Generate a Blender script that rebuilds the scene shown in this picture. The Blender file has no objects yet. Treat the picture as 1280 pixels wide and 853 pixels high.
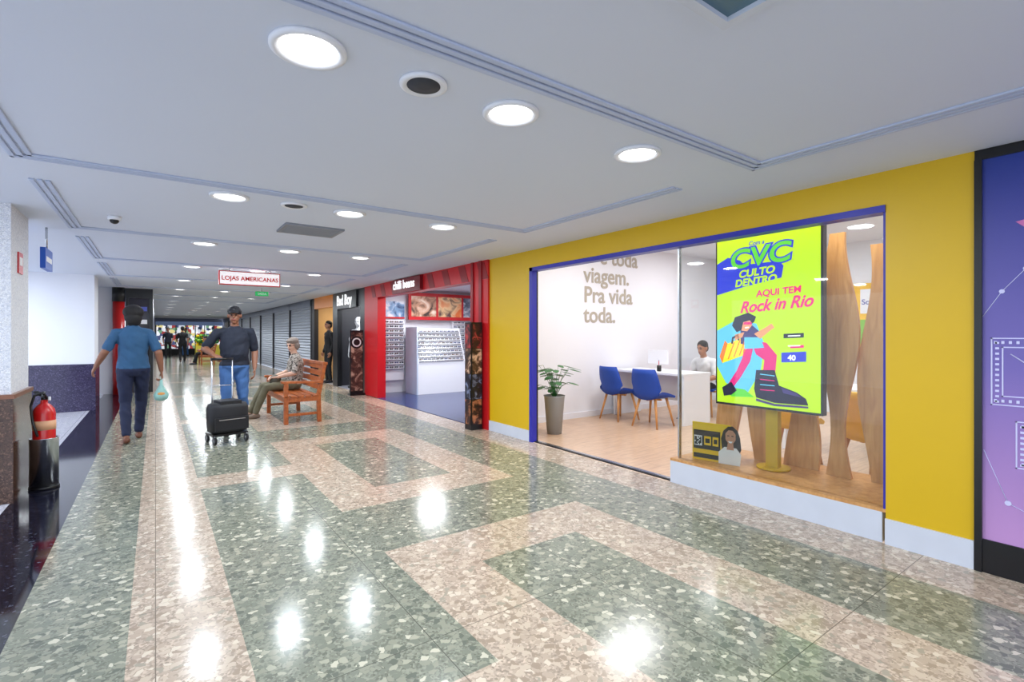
import bpy, bmesh, math, random
from mathutils import Vector, Matrix, noise
from mathutils.bvhtree import BVHTree
random.seed(7)
scn=bpy.context.scene
col=scn.collection
def C(r,g,b):
    f=lambda c:(c/255/12.92) if c/255<=0.04045 else ((c/255+0.055)/1.055)**2.4
    return (f(r),f(g),f(b),1)
MATS={}
def mat(name,c,rough=.5,metal=0,emit=0,var=.06,vs=6,spec=.5,coat=0):
    if name in MATS: return MATS[name]
    m=bpy.data.materials.new(name); m.use_nodes=True
    nt=m.node_tree; p=nt.nodes['Principled BSDF']
    p.inputs['Roughness'].default_value=rough; p.inputs['Metallic'].default_value=metal
    p.inputs['Specular IOR Level'].default_value=spec
    p.inputs['Coat Weight'].default_value=coat
    tc=nt.nodes.new('ShaderNodeTexCoord'); n=nt.nodes.new('ShaderNodeTexNoise'); n.inputs['Scale'].default_value=vs
    nt.links.new(tc.outputs['Object'],n.inputs['Vector'])
    mx=nt.nodes.new('ShaderNodeMix'); mx.data_type='RGBA'
    mx.inputs[6].default_value=tuple(x*(1-var) for x in c[:3])+(1,)
    mx.inputs[7].default_value=tuple(min(1,x*(1+var)) for x in c[:3])+(1,)
    nt.links.new(n.outputs['Fac'],mx.inputs[0]); nt.links.new(mx.outputs[2],p.inputs['Base Color'])
    if emit:
        nt.links.new(mx.outputs[2],p.inputs['Emission Color']); p.inputs['Emission Strength'].default_value=emit
    MATS[name]=m; return m
def printmat(name,cols,scale=8,rough=.4,emit=0,cells=False):
    m=bpy.data.materials.new(name); m.use_nodes=True; nt=m.node_tree; p=nt.nodes['Principled BSDF']; N=nt.nodes.new; L=nt.links.new
    tc=N('ShaderNodeTexCoord'); r=N('ShaderNodeValToRGB'); k=len(cols)
    while len(r.color_ramp.elements)<k: r.color_ramp.elements.new(.5)
    if cells:
        n=N('ShaderNodeTexVoronoi'); n.distance='CHEBYCHEV'; n.inputs['Scale'].default_value=scale; s=N('ShaderNodeSeparateColor')
        L(tc.outputs['Object'],n.inputs['Vector']); L(n.outputs['Color'],s.inputs[0]); L(s.outputs[0],r.inputs[0]); r.color_ramp.interpolation='CONSTANT'
        for i,c in enumerate(cols): r.color_ramp.elements[i].position=i/k; r.color_ramp.elements[i].color=C(*c)
    else:
        n=N('ShaderNodeTexNoise'); n.inputs['Scale'].default_value=scale; n.inputs['Detail'].default_value=3; n.inputs['Distortion'].default_value=.8
        L(tc.outputs['Object'],n.inputs['Vector']); L(n.outputs['Fac'],r.inputs[0])
        for i,c in enumerate(cols): r.color_ramp.elements[i].position=.34+.32*i/(k-1); r.color_ramp.elements[i].color=C(*c)
    L(r.outputs[0],p.inputs['Base Color']); p.inputs['Roughness'].default_value=rough
    if emit: L(r.outputs[0],p.inputs['Emission Color']); p.inputs['Emission Strength'].default_value=emit
    MATS[name]=m; return m
def terrazzo(name,stops,matrix,scale=24,rough=.1,seam=(1.0,1.0),edge=.05,spec=.5):
    m=bpy.data.materials.new(name); m.use_nodes=True; nt=m.node_tree; L=nt.links.new
    p=nt.nodes['Principled BSDF']; N=nt.nodes.new
    tc=N('ShaderNodeTexCoord'); nz=N('ShaderNodeTexNoise'); nz.inputs['Scale'].default_value=scale*.8
    L(tc.outputs['Object'],nz.inputs['Vector'])
    va=N('ShaderNodeVectorMath'); va.operation='MULTIPLY_ADD'; va.inputs[1].default_value=(.035,.035,.035)
    L(nz.outputs['Color'],va.inputs[0]); L(tc.outputs['Object'],va.inputs[2])
    v=N('ShaderNodeTexVoronoi'); v.inputs['Scale'].default_value=scale; L(va.outputs[0],v.inputs['Vector'])
    v2=N('ShaderNodeTexVoronoi'); v2.feature='DISTANCE_TO_EDGE'; v2.inputs['Scale'].default_value=scale; L(va.outputs[0],v2.inputs['Vector'])
    sp=N('ShaderNodeSeparateColor'); L(v.outputs['Color'],sp.inputs[0])
    r=N('ShaderNodeValToRGB'); r.color_ramp.interpolation='CONSTANT'
    while len(r.color_ramp.elements)<len(stops): r.color_ramp.elements.new(.5)
    for i,s in enumerate(stops):
        r.color_ramp.elements[i].position=s[0]; r.color_ramp.elements[i].color=s[1]
    L(sp.outputs[0],r.inputs[0])
    v3=N('ShaderNodeTexVoronoi'); v3.inputs['Scale'].default_value=scale*3; L(tc.outputs['Object'],v3.inputs['Vector'])
    sp3=N('ShaderNodeSeparateColor'); L(v3.outputs['Color'],sp3.inputs[0])
    mm=N('ShaderNodeMix'); mm.data_type='RGBA'; mm.inputs[6].default_value=tuple(x*.68 for x in matrix[:3])+(1,); mm.inputs[7].default_value=tuple(min(1,x*1.4) for x in matrix[:3])+(1,)
    L(sp3.outputs[1],mm.inputs[0])
    lt=N('ShaderNodeMath'); lt.operation='LESS_THAN'; lt.inputs[1].default_value=edge; L(v2.outputs['Distance'],lt.inputs[0])
    gt=N('ShaderNodeMath'); gt.operation='GREATER_THAN'; gt.inputs[1].default_value=.6; L(sp.outputs[1],gt.inputs[0])
    mxx=N('ShaderNodeMath'); mxx.operation='MAXIMUM'; L(lt.outputs[0],mxx.inputs[0]); L(gt.outputs[0],mxx.inputs[1])
    mx=N('ShaderNodeMix'); mx.data_type='RGBA'; L(mxx.outputs[0],mx.inputs[0]); L(r.outputs[0],mx.inputs[6]); L(mm.outputs[2],mx.inputs[7])
    last=mx.outputs[2]
    if seam:
        b=N('ShaderNodeTexBrick'); b.offset=0; b.inputs['Scale'].default_value=1; b.inputs['Brick Width'].default_value=seam[0]; b.inputs['Row Height'].default_value=seam[1]
        b.inputs['Mortar Size'].default_value=.0022; b.inputs['Mortar Smooth'].default_value=0
        L(tc.outputs['Object'],b.inputs['Vector'])
        m2=N('ShaderNodeMix'); m2.data_type='RGBA'; m2.inputs[7].default_value=tuple(x*.45 for x in matrix[:3])+(1,)
        L(b.outputs['Fac'],m2.inputs[0]); L(last,m2.inputs[6]); last=m2.outputs[2]
    L(last,p.inputs['Base Color']); p.inputs['Roughness'].default_value=rough; p.inputs['Specular IOR Level'].default_value=spec
    MATS[name]=m; return m
def wood(name,c1,c2,scale=(1,12,12),rough=.4,plank=None):
    m=bpy.data.materials.new(name); m.use_nodes=True; nt=m.node_tree; L=nt.links.new; N=nt.nodes.new
    p=nt.nodes['Principled BSDF']; tc=N('ShaderNodeTexCoord'); mp=N('ShaderNodeMapping'); mp.inputs['Scale'].default_value=scale
    L(tc.outputs['Object'],mp.inputs[0]); n=N('ShaderNodeTexNoise'); n.inputs['Scale'].default_value=2.5; n.inputs['Detail'].default_value=6; n.inputs['Distortion'].default_value=.6
    L(mp.outputs[0],n.inputs['Vector']); r=N('ShaderNodeValToRGB'); r.color_ramp.elements[0].position=.3; r.color_ramp.elements[1].position=.7
    r.color_ramp.elements[0].color=c1; r.color_ramp.elements[1].color=c2; L(n.outputs['Fac'],r.inputs[0]); last=r.outputs[0]
    if plank:
        b=N('ShaderNodeTexBrick'); b.inputs['Scale'].default_value=1; b.inputs['Brick Width'].default_value=plank[0]; b.inputs['Row Height'].default_value=plank[1]; b.inputs['Mortar Size'].default_value=.002
        L(tc.outputs['Object'],b.inputs['Vector']); m2=N('ShaderNodeMix'); m2.data_type='RGBA'; m2.inputs[7].default_value=tuple(x*.6 for x in c1[:3])+(1,)
        L(b.outputs['Fac'],m2.inputs[0]); L(last,m2.inputs[6]); last=m2.outputs[2]
    L(last,p.inputs['Base Color']); p.inputs['Roughness'].default_value=rough
    MATS[name]=m; return m
def glassmat(name,tint=(.96,.985,.98,1),k=.5):
    m=bpy.data.materials.new(name); m.use_nodes=True; nt=m.node_tree; L=nt.links.new; N=nt.nodes.new
    nt.nodes.remove(nt.nodes['Principled BSDF']); out=nt.nodes['Material Output']
    t=N('ShaderNodeBsdfTransparent'); t.inputs[0].default_value=tint; g=N('ShaderNodeBsdfGlossy'); g.inputs['Roughness'].default_value=.02
    f=N('ShaderNodeFresnel'); f.inputs[0].default_value=1.45; mu=N('ShaderNodeMath'); mu.operation='MULTIPLY'; mu.inputs[1].default_value=k; L(f.outputs[0],mu.inputs[0])
    mx=N('ShaderNodeMixShader'); L(mu.outputs[0],mx.inputs[0]); L(t.outputs[0],mx.inputs[1]); L(g.outputs[0],mx.inputs[2]); L(mx.outputs[0],out.inputs[0])
    MATS[name]=m; return m

class B:
    def __init__(s,name): s.name=name; s.bm=bmesh.new(); s.mats=[]; s.M=Matrix.Identity(4)
    def mi(s,m):
        if m not in s.mats: s.mats.append(m)
        return s.mats.index(m)
    def v(s,p): return s.bm.verts.new(s.M@Vector(p))
    def face(s,vs,m,smooth=False):
        try: f=s.bm.faces.new(vs)
        except ValueError: return None
        f.material_index=s.mi(m); f.smooth=smooth; return f
    def poly(s,pts,m): return s.face([s.v(p) for p in pts],m)
    def box(s,x0,x1,y0,y1,z0,z1,m):
        if x0>x1:x0,x1=x1,x0
        if y0>y1:y0,y1=y1,y0
        if z0>z1:z0,z1=z1,z0
        V=[s.v((x,y,z)) for x in(x0,x1) for y in(y0,y1) for z in(z0,z1)]
        for q in((0,1,3,2),(4,6,7,5),(0,4,5,1),(2,3,7,6),(0,2,6,4),(1,5,7,3)): s.face([V[i] for i in q],m)
    def prism(s,pts,off,m):
        off=Vector(off); a=[s.v(p) for p in pts]; b=[s.v(Vector(p)+off) for p in pts]; n=len(pts)
        s.face(a[::-1],m); s.face(b,m)
        for i in range(n): s.face([a[i],a[(i+1)%n],b[(i+1)%n],b[i]],m)
    def rings(s,R,m,cap=True,smooth=True):
        V=[[s.v(p) for p in r] for r in R]; n=len(V[0])
        for a,b in zip(V,V[1:]):
            for i in range(n): s.face([a[i],a[(i+1)%n],b[(i+1)%n],b[i]],m,smooth)
        if cap: s.face(V[0][::-1],m); s.face(V[-1],m)
    def frame(s,d,up=None):
        d=Vector(d).normalized(); u=Vector(up) if up is not None else (Vector((0,0,1)) if abs(d.z)<.9 else Vector((1,0,0)))
        a=(u-d*u.dot(d)).normalized(); b=d.cross(a); return a,b
    def cyl(s,p0,p1,r0,r1,m,seg=16,smooth=True):
        p0=Vector(p0);p1=Vector(p1); a,b=s.frame(p1-p0)
        R=[[p+(a*math.cos(t)+b*math.sin(t))*r for t in [2*math.pi*i/seg for i in range(seg)]] for p,r in((p0,r0),(p1,r1))]
        s.rings(R,m,True,smooth)
    def lathe(s,c,prof,m,seg=24):
        R=[[(c[0]+r*math.cos(t),c[1]+r*math.sin(t),c[2]+z) for t in [2*math.pi*i/seg for i in range(seg)]] for r,z in prof]
        s.rings(R,m)
    def caps(s,p0,p1,r0,r1,m,seg=12):
        p0=Vector(p0);p1=Vector(p1); d=(p1-p0)
        if d.length<1e-5: d=Vector((0,0,1e-4))
        dn=d.normalized(); a,b=s.frame(d); L=[]
        for k in range(1,5):
            an=math.pi/2*(1-k/4); L.append((p0-dn*r0*math.sin(an),r0*math.cos(an)))
        for k in range(0,4):
            an=math.pi/2*(k/4); L.append((p1+dn*r1*math.sin(an),r1*math.cos(an)))
        s.rings([[p+(a*math.cos(t)+b*math.sin(t))*max(r,1e-4) for t in [2*math.pi*i/seg for i in range(seg)]] for p,r in L],m)
    def chain(s,pts,rs,m,seg=12):
        for i in range(len(pts)-1): s.caps(pts[i],pts[i+1],rs[i],rs[i+1],m,seg)
    def ell(s,c,r,m,rot=None,su=16,sv=10):
        c=Vector(c); R=[]
        Rm=rot if rot is not None else Matrix.Identity(3)
        for j in range(sv+1):
            ph=-math.pi/2+math.pi*(j+.02 if j==0 else (j-.02 if j==sv else j))/sv
            R.append([c+Rm@Vector((r[0]*math.cos(ph)*math.cos(t),r[1]*math.cos(ph)*math.sin(t),r[2]*math.sin(ph))) for t in [2*math.pi*i/su for i in range(su)]])
        s.rings(R,m)
    def loft(s,secs,m,side=(1,0,0),seg=20):
        side=Vector(side); R=[]
        for i,(c,rx,ry) in enumerate(secs):
            c=Vector(c); a=Vector(secs[max(i-1,0)][0]); b=Vector(secs[min(i+1,len(secs)-1)][0]); d=(b-a).normalized()
            x=(side-d*side.dot(d)).normalized(); y=d.cross(x)
            R.append([c+x*rx*math.cos(t)+y*ry*math.sin(t) for t in [2*math.pi*k/seg for k in range(seg)]])
        s.rings(R,m)
    def done(s,parent=None,bevel=0,mw=None):
        bmesh.ops.recalc_face_normals(s.bm,faces=s.bm.faces)
        me=bpy.data.meshes.new(s.name); s.bm.to_mesh(me); s.bm.free()
        for m in s.mats: me.materials.append(m)
        o=bpy.data.objects.new(s.name,me); col.objects.link(o)
        if bevel:
            b=o.modifiers.new('bevel','BEVEL'); b.width=bevel; b.segments=2; b.limit_method='ANGLE'
        if mw is not None: o.matrix_world=mw
        if parent: o.parent=parent
        return o
def empty(name,loc=(0,0,0)):
    e=bpy.data.objects.new(name,None); col.objects.link(e); e.empty_display_size=.1; return e
FACE_NX=Matrix(((0,0,-1),(-1,0,0),(0,1,0)))
FACE_NY=Matrix(((1,0,0),(0,0,-1),(0,1,0)))
def text(name,body,loc,size,m,face,parent=None,ext=.002,ax='LEFT',shear=0,off=0,sx=1,rotz=0):
    cu=bpy.data.curves.new(name,'FONT'); cu.body=body; cu.size=size; cu.extrude=ext; cu.align_x=ax; cu.shear=shear; cu.offset=off
    cu.materials.append(m); o=bpy.data.objects.new(name,cu); col.objects.link(o)
    o.matrix_world=Matrix.Translation(loc)@face.to_4x4()@Matrix.Rotation(rotz,4,'Z')@Matrix.Diagonal((sx,1,1,1))
    if parent: o.parent=parent
    return o
def copy(o,name,mw):
    c=o.copy(); c.name=name; c.matrix_world=mw; col.objects.link(c); return c
def area(name,loc,power,size,color=(1,1,1),shape='DISK',rot=(0,0,0),sy=None,parent=None,spread=math.pi):
    l=bpy.data.lights.new(name,'AREA'); l.shape=shape; l.size=size; l.energy=power; l.color=color; l.spread=spread
    if sy: l.size_y=sy
    o=bpy.data.objects.new(name,l); col.objects.link(o); o.location=loc; o.rotation_euler=rot
    if parent: o.parent=parent
    return o

CEIL=2.42; WX=3.85
# ---------- materials
green=terrazzo('terrazzo_green',[(0,C(106,110,98)),(.22,C(128,131,116)),(.5,C(148,149,131)),(.74,C(170,168,148)),(.9,C(202,197,176))],C(130,132,117),scale=32,rough=.15,spec=.42)
pink=terrazzo('terrazzo_pink',[(0,C(162,144,126)),(.25,C(184,165,146)),(.5,C(200,182,162)),(.75,C(216,202,182)),(.9,C(164,155,138))],C(181,163,145),scale=32,rough=.15,spec=.42)
black=terrazzo('granite_black',[(0,C(16,17,30)),(.5,C(28,29,44)),(.8,C(44,44,60)),(.93,C(84,86,100))],C(20,20,32),scale=90,rough=.07,seam=(.6,.6))
pale=terrazzo('terrazzo_pale',[(0,C(200,200,208)),(.5,C(215,215,222)),(.8,C(190,192,202))],C(206,206,216),scale=40)
brown=terrazzo('granite_brown',[(0,C(62,44,38)),(.4,C(92,66,54)),(.75,C(124,92,76))],C(76,56,46),scale=110,rough=.15,seam=None)
purplegr=terrazzo('granite_violet',[(0,C(44,40,64)),(.4,C(64,58,88)),(.75,C(98,90,122))],C(54,50,78),scale=110,rough=.15,seam=None)
stone=terrazzo('stone_plaster',[(0,C(214,216,224)),(.5,C(230,232,238)),(.8,C(198,202,212))],C(222,224,232),scale=90,rough=.6,seam=None)
ceilm=mat('ceiling_paint',C(216,223,238),.75,var=.02,vs=.6)
trimm=mat('ceiling_trim_paint',C(190,201,226),.6,var=.02)
yellow=mat('yellow_paint',C(214,174,8),.45,var=.02)
bluet=mat('blue_trim_paint',C(38,40,160),.4)
white=mat('white_paint',C(234,236,243),.6,var=.01)
greyb=mat('pale_baseboard',C(205,210,222),.4)
blackm=mat('black_metal',C(14,14,18),.3)
chrome=mat('brushed_steel',C(200,202,206),.25,metal=1)
red=mat('red_laminate',C(196,22,30),.35)
redd=mat('dark_red_laminate',C(140,12,22),.35)
lamp=mat('lamp_lens',C(255,255,255),emit=6,var=0)
ringm=mat('lamp_ring_white',C(236,238,244),.4)
dark=mat('dark_interior',C(28,28,36),.5)
woodf=wood('oak_floor',C(194,160,132),C(218,187,158),(2,14,1),.3,plank=(1.2,.18))
woodp=wood('oak_board',C(186,130,72),C(216,164,104),(10,10,1.2),.4)
woodb=wood('bench_teak',C(140,66,26),C(186,100,46),(8,2,8),.35)
glass=glassmat('clear_glass',k=1.0)

# ---------- floor
xb=[-.95,-.535,-.10,.32,1.16,1.59,2.35,2.78,3.42,WX]
P=3.84
yb=set([-6,40])
for k in range(-2,11):
    y0=k*P
    for o in(0,.46,1.28,1.71,2.52,2.98): yb.add(y0+o)
yb=sorted(y for y in yb if -6<=y<=40)
def kind(x,y):
    if x<-.535: return black
    if x<-.10: return green
    if x<.32: return pink
    o=y%P
    if x<1.16: return pink if 1.28<o<1.71 else green
    if x<2.78:
        if o>2.98: return green
        if x<1.59 or x>2.35 or o<.46 or o>2.52: return pink
        return green
    if x<3.42: return green
    return pink
b=B('floor')
for i in range(len(xb)-1):
    for j in range(len(yb)-1):
        b.poly([(xb[i],yb[j],0),(xb[i+1],yb[j],0),(xb[i+1],yb[j+1],0),(xb[i],yb[j+1],0)],kind((xb[i]+xb[i+1])/2,(yb[j]+yb[j+1])/2))
b.poly([(-7,-6,0),(-.95,-6,0),(-.95,40,0),(-7,40,0)],pale)
bmesh.ops.remove_doubles(b.bm,verts=b.bm.verts,dist=1e-4)
b.done()
# ---------- ceiling
b=B('ceiling'); b.box(-7,WX+.1,-6,40,CEIL,CEIL+.15,ceilm); b.done()
n=1
for k in range(-1,8):
    Y=1.69+2.42*k
    b=B('trim_%d'%n); n+=1
    for d in(0,.042,.084):
        w=.028; zz=CEIL-.012
        b.box(-.70+d,3.12-d,Y-d-w,Y-d,zz,CEIL,trimm)
        b.box(3.12-d-w,3.12-d,Y-1.9,Y-d,zz,CEIL,trimm)
        b.box(-.70+d,-.70+d+w,Y-1.9,Y-d,zz,CEIL,trimm)
    b.done(bevel=.004)
# ---------- ceiling downlights
first=None
LC=(.88,.95,1)
pos=[(X,1.93+2.42*k) for k in range(-2,14) for X in(.46,1.38,2.29)]+[(X,Y) for X in(-2.4,-4.2) for Y in(4.2,7.4,10.2)]  # negative X: unseen lamps added to brighten the left hall
for X,Y in pos:
    e=empty('recessed_ceiling_light')
    if first is None:
        b=B('housing_ring')
        b.lathe((0,0,0),[(.105,0),(.135,0),(.135,-.012),(.12,-.018),(.105,-.012),(.104,0)],ringm,32)
        b.lathe((0,0,0),[(.104,-.003),(.104,-.006)],lamp,32)
        r=b.done(); first=r.data
    else:
        r=bpy.data.objects.new('housing_ring',first); col.objects.link(r)
    r.location=(X,Y,CEIL); r.parent=e
    area('lamp_light',(X,Y,CEIL-.02),15.5 if X>0 else 32,.2,LC,parent=e)
for (X,Y) in((.92,1.92),(.92,4.34),(.92,9.2)):
    b=B('ceiling_speaker'); b.lathe((X,Y,CEIL),[(.07,0),(.1,0),(.1,-.012),(.085,-.018),(.07,-.01)],ringm,32); b.lathe((X,Y,CEIL),[(.07,-.004),(.07,-.012),(.02,-.016)],mat('speaker_mesh',C(60,62,70),.7),32); b.done()
def vent(x0,x1,y0,y1,m1,m2,slats):
    b=B('ceiling_air_vent'); w=.035
    b.box(x0,x1,y0,y0+w,CEIL-.02,CEIL,m1);b.box(x0,x1,y1-w,y1,CEIL-.02,CEIL,m1);b.box(x0,x0+w,y0+w,y1-w,CEIL-.02,CEIL,m1);b.box(x1-w,x1,y0+w,y1-w,CEIL-.02,CEIL,m1)
    b.box(x0+w,x1-w,y0+w,y1-w,CEIL-.004,CEIL-.001,m2)
    for i in range(slats):
        y=y0+w+(y1-y0-2*w)*(i+.5)/slats; b.prism([(x0,y-.012,CEIL-.004),(x0,y-.006,CEIL-.004),(x0,y+.012,CEIL-.02),(x0,y+.006,CEIL-.02)],(x1-x0,0,0),m1)
    b.done()
vent(1.0,1.55,5.05,5.5,mat('vent_grey',C(140,144,154),.5),blackm,9)
vent(.95,1.58,.33,.957,mat('vent_white',C(210,216,228),.5),mat('vent_back',C(84,116,134),.3),0)
b=B('ceiling_security_camera'); b.lathe((-.3,5.7,CEIL),[(.05,0),(.05,-.03),(.04,-.035)],ringm); b.ell((-.3,5.7,CEIL-.04),(.035,.035,.03),blackm); b.done()

# ---------- travel shop facade
b=B('wall_right')
b.box(WX,WX+.1,.77,1.2,0,CEIL,yellow); b.box(WX,WX+.1,4.97,5.9,0,CEIL,yellow); b.box(WX,WX+.1,1.2,4.97,2.2,CEIL,yellow)
b.done()
b=B('trim_blue_frame'); 
b.box(WX-.012,WX+.06,4.91,4.97,0,2.2,bluet); b.box(WX+.06,WX+.1,4.93,4.97,0,2.2,blackm); b.box(WX-.012,WX+.1,1.2,4.97,2.155,2.2,bluet); b.box(WX+.005,WX+.1,1.2,1.215,0.22,2.16,bluet); b.done()
b=B('baseboard_right'); b.box(WX-.015,WX,.77,1.2,0,.165,greyb); b.box(WX-.015,WX,4.97,5.9,0,.14,greyb); b.done()
b=B('wall_shop_side'); b.box(WX+.1,9.6,5.9,6.0,0,2.9,white); b.box(WX+.1,9.6,.62,.74,0,2.9,white); b.done()
b=B('wall_shop_back'); b.box(9.5,9.6,.74,5.9,0,2.9,white); b.done()
b=B('ceiling_shop'); b.box(WX+.1,9.6,.7,6.0,2.9,3.0,white); b.box(WX+.1,WX+.2,.77,5.9,CEIL,2.9,white); b.done()
b=B('floor_shop'); b.box(WX+.02,9.5,.77,5.9,-.05,.008,woodf); b.done()
b=B('baseboard_shop'); b.box(3.97,9.5,5.88,5.9,.008,.1,white); b.done()
b=B('door_track'); b.box(WX+.02,WX+.05,2.82,4.91,.0,.012,blackm); b.box(WX+.05,WX+.09,2.82,4.91,.0,.014,chrome); b.done()
grey=mat('wall_text_grey',C(176,168,154),.6)
e=empty('wall_lettering')
text('line_1','e toda',(6.05,5.895,2.545),.37,grey,FACE_NY,e,off=.006); text('line_2','viagem.',(5.68,5.895,2.22),.37,grey,FACE_NY,e,off=.006)
text('line_3','Pra vida',(5.68,5.895,1.89),.37,grey,FACE_NY,e,off=.006); text('line_4','toda.',(5.68,5.895,1.56),.37,grey,FACE_NY,e,off=.006)
for i,(X,Y) in enumerate(((5.2,4.5),(5.2,2.2),(7.6,4.5),(7.6,2.2))):
    e=empty('ceiling_panel_light'); b=B('panel'); b.box(X-.5,X+.5,Y-.3,Y+.3,2.88,2.9,ringm); b.done(e)
    area('panel_light',(X,Y,2.87),32,.9,(1,.99,.99),'RECTANGLE',sy=.5,parent=e)
for Y in(1.5,2.1,2.6):  # unseen lamps added to brighten the boards in the window display
    e=empty('added_display_fill'); b=B('head'); b.cyl((4.12,Y,2.9),(4.12,Y,2.6),.01,.01,blackm); b.cyl((4.12,Y,2.6),(4.14,Y,2.5),.035,.04,blackm); b.done(e)
    area('added_fill_light',(4.142,Y,2.49),5,.07,(1,.95,.88),rot=(0,math.radians(-14),0),parent=e)
b=B('display_platform'); b.box(WX+.02,WX+.85,1.22,2.84,0.008,.2,greyb); b.box(WX+.0,WX+.85,1.2,2.86,.2,.222,woodp); b.box(WX+.0,WX+.02,1.22,2.86,.0,.2,greyb); b.done()
b=B('window_1'); b.box(WX+.06,WX+.072,1.22,2.80,.222,2.155,glass); b.box(WX+.05,WX+.085,2.80,2.815,.222,2.155,chrome); b.done()
# ---------- TV totem
XS=4.15; ty0,ty1,tz0,tz1=1.71,2.575,.75,2.21
e=empty('advertising_screen')
b=B('housing'); b.box(XS,XS+.07,ty0-.015,ty1+.015,tz0-.02,tz1+.02,blackm); b.done(e,.004)
b=B('stand'); b.cyl((XS+.1,2.12,.225),(XS+.1,2.12,.24),.13,.13,yellow,28); b.box(XS+.07,XS+.13,2.07,2.17,.24,.85,yellow); b.done(e)
EM=.74
def em(n,r,g,bb,k=EM): return mat(n,C(r,g,bb),.6,emit=k,var=0)
lime=em('scr_lime',184,222,24); sblue=em('scr_blue',36,52,200); scyan=em('scr_cyan',96,190,222); smag=em('scr_magenta',220,24,120); snavy=em('scr_navy',26,22,60,.3); syel=em('scr_yellow',250,220,30); swhite=em('scr_white',245,245,245); sorange=em('scr_orange',240,120,40); sskin=em('scr_skin',225,150,110); sgreen=em('scr_green',90,200,50); spurp=em('scr_purple',70,56,120,.5)
W=ty1-ty0; H=tz1-tz0
def sp(s,v,l): return (XS-.002-.0012*l, ty1-s*W, tz0+v*H)
b=B('picture')
def q(pts,m,l): b.poly([sp(s,v,l) for s,v in pts],m)
q([(0,0),(1,0),(1,1),(0,1)],lime,0)
q([(0,.66),(.30,.70),(.66,.735),(.68,.80),(.64,.83),(.3,.83),(.25,.86),(.12,.885),(0,.85)],sblue,1)
q([(0,.22),(.1,.12),(.32,.06),(.46,.2),(.5,.36),(.42,.48),(.2,.50),(.0,.44)],scyan,1)
q([(.06,.10),(.16,.04),(.4,.05),(.3,.09)],sgreen,2)
q([(.06,.24),(.28,.29),(.38,.38),(.34,.41),(.12,.36)],syel,3); q([(.06,.24),(.12,.36),(.09,.38),(.03,.28)],sorange,3)
for i in range(3): q([(.12+.06*i,.265+.012*i),(.135+.06*i,.268+.012*i),(.20+.06*i,.37+.012*i),(.185+.06*i,.367+.012*i)],sorange,4)
q([(.16,.36),(.17,.40),(.24,.42),(.25,.38),(.235,.38),(.225,.405),(.185,.39),(.18,.36)],snavy,5)
q([(.26,.36),(.40,.35),(.46,.43),(.38,.47),(.26,.44)],spurp,4)
q([(.22,.43),(.34,.46),(.40,.49),(.42,.52),(.34,.545),(.20,.52),(.17,.47)],snavy,5); q([(.27,.44),(.33,.435),(.38,.47),(.36,.50),(.29,.49)],sskin,6)
q([(.29,.475),(.38,.475),(.375,.49),(.30,.49)],smag,7); q([(.31,.452),(.35,.456),(.35,.462),(.31,.46)],swhite,7)
q([(.20,.38),(.28,.40),(.3,.43),(.20,.415)],sskin,5); q([(.40,.42),(.52,.46),(.56,.44),(.46,.39)],sskin,5); q([(.52,.46),(.57,.48),(.60,.455),(.56,.44)],sskin,5)
q([(.30,.36),(.40,.37),(.36,.26),(.26,.16),(.16,.08),(.12,.11),(.22,.2),(.28,.28)],smag,3)
q([(.36,.38),(.52,.37),(.62,.30),(.60,.17),(.48,.17),(.50,.27),(.42,.30)],smag,4)
q([(.30,.40),(.46,.40),(.50,.34),(.30,.33)],scyan,5)
q([(.06,.09),(.16,.13),(.22,.08),(.16,.05),(.08,.04)],snavy,4)
q([(.42,.21),(.60,.215),(.64,.13),(.80,.10),(.88,.07),(.90,.035),(.60,.03),(.42,.05),(.40,.10)],snavy,5)
q([(.66,.12),(.80,.095),(.84,.075),(.68,.09)],spurp,6)
for i in range(4): q([(.46,.19-.03*i),(.60,.185-.028*i),(.60,.180-.028*i),(.46,.185-.03*i)],smag if i%2 else scyan,6)
q([(.42,.045),(.60,.025),(.90,.03),(.90,.02),(.60,.012),(.42,.03)],spurp,6)
q([(.68,.395),(.86,.40),(.86,.425),(.68,.42)],snavy,2); q([(.66,.26),(.88,.27),(.88,.325),(.66,.315)],sblue,2); q([(.74,.34),(.86,.345),(.86,.36),(.74,.355)],smag,2)
for z in(.405,.35): q([(.72,z),(.83,z+.003),(.83,z+.009),(.72,z+.006)],swhite,3)
b.done(e)
def st(n,t,s,v,size,m,l,shear=0,off=0,sx=1,rz=0): 
    x,y,z=sp(s,v,l); text(n,t,(x,y,z),size,m,FACE_NX,e,.0003,'LEFT',shear,off,sx,rz)
st('small_title','Com a',.34,.94,.05,sblue,2,.2,.001)
st('logo_shadow','CVC',.14,.812,.225,sblue,2,.15,.017,1.15,.05); st('logo_text','CVC',.14,.812,.225,sgreen,4,.15,.005,1.15,.05)
st('tag_1','CULTO',.24,.755,.085,lime,5,.2,.003,1.1,.06); st('tag_2','DENTRO',.20,.702,.085,lime,5,.2,.003,1.05,.06)
st('mid_1','AQUI TEM',.42,.635,.075,smag,4,.1,.002,1.05,.05); st('mid_2','Rock in Rio',.25,.545,.135,smag,4,.4,.004,.93,.06)
st('badge','40',.72,.275,.06,swhite,4,0,.002)
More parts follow.
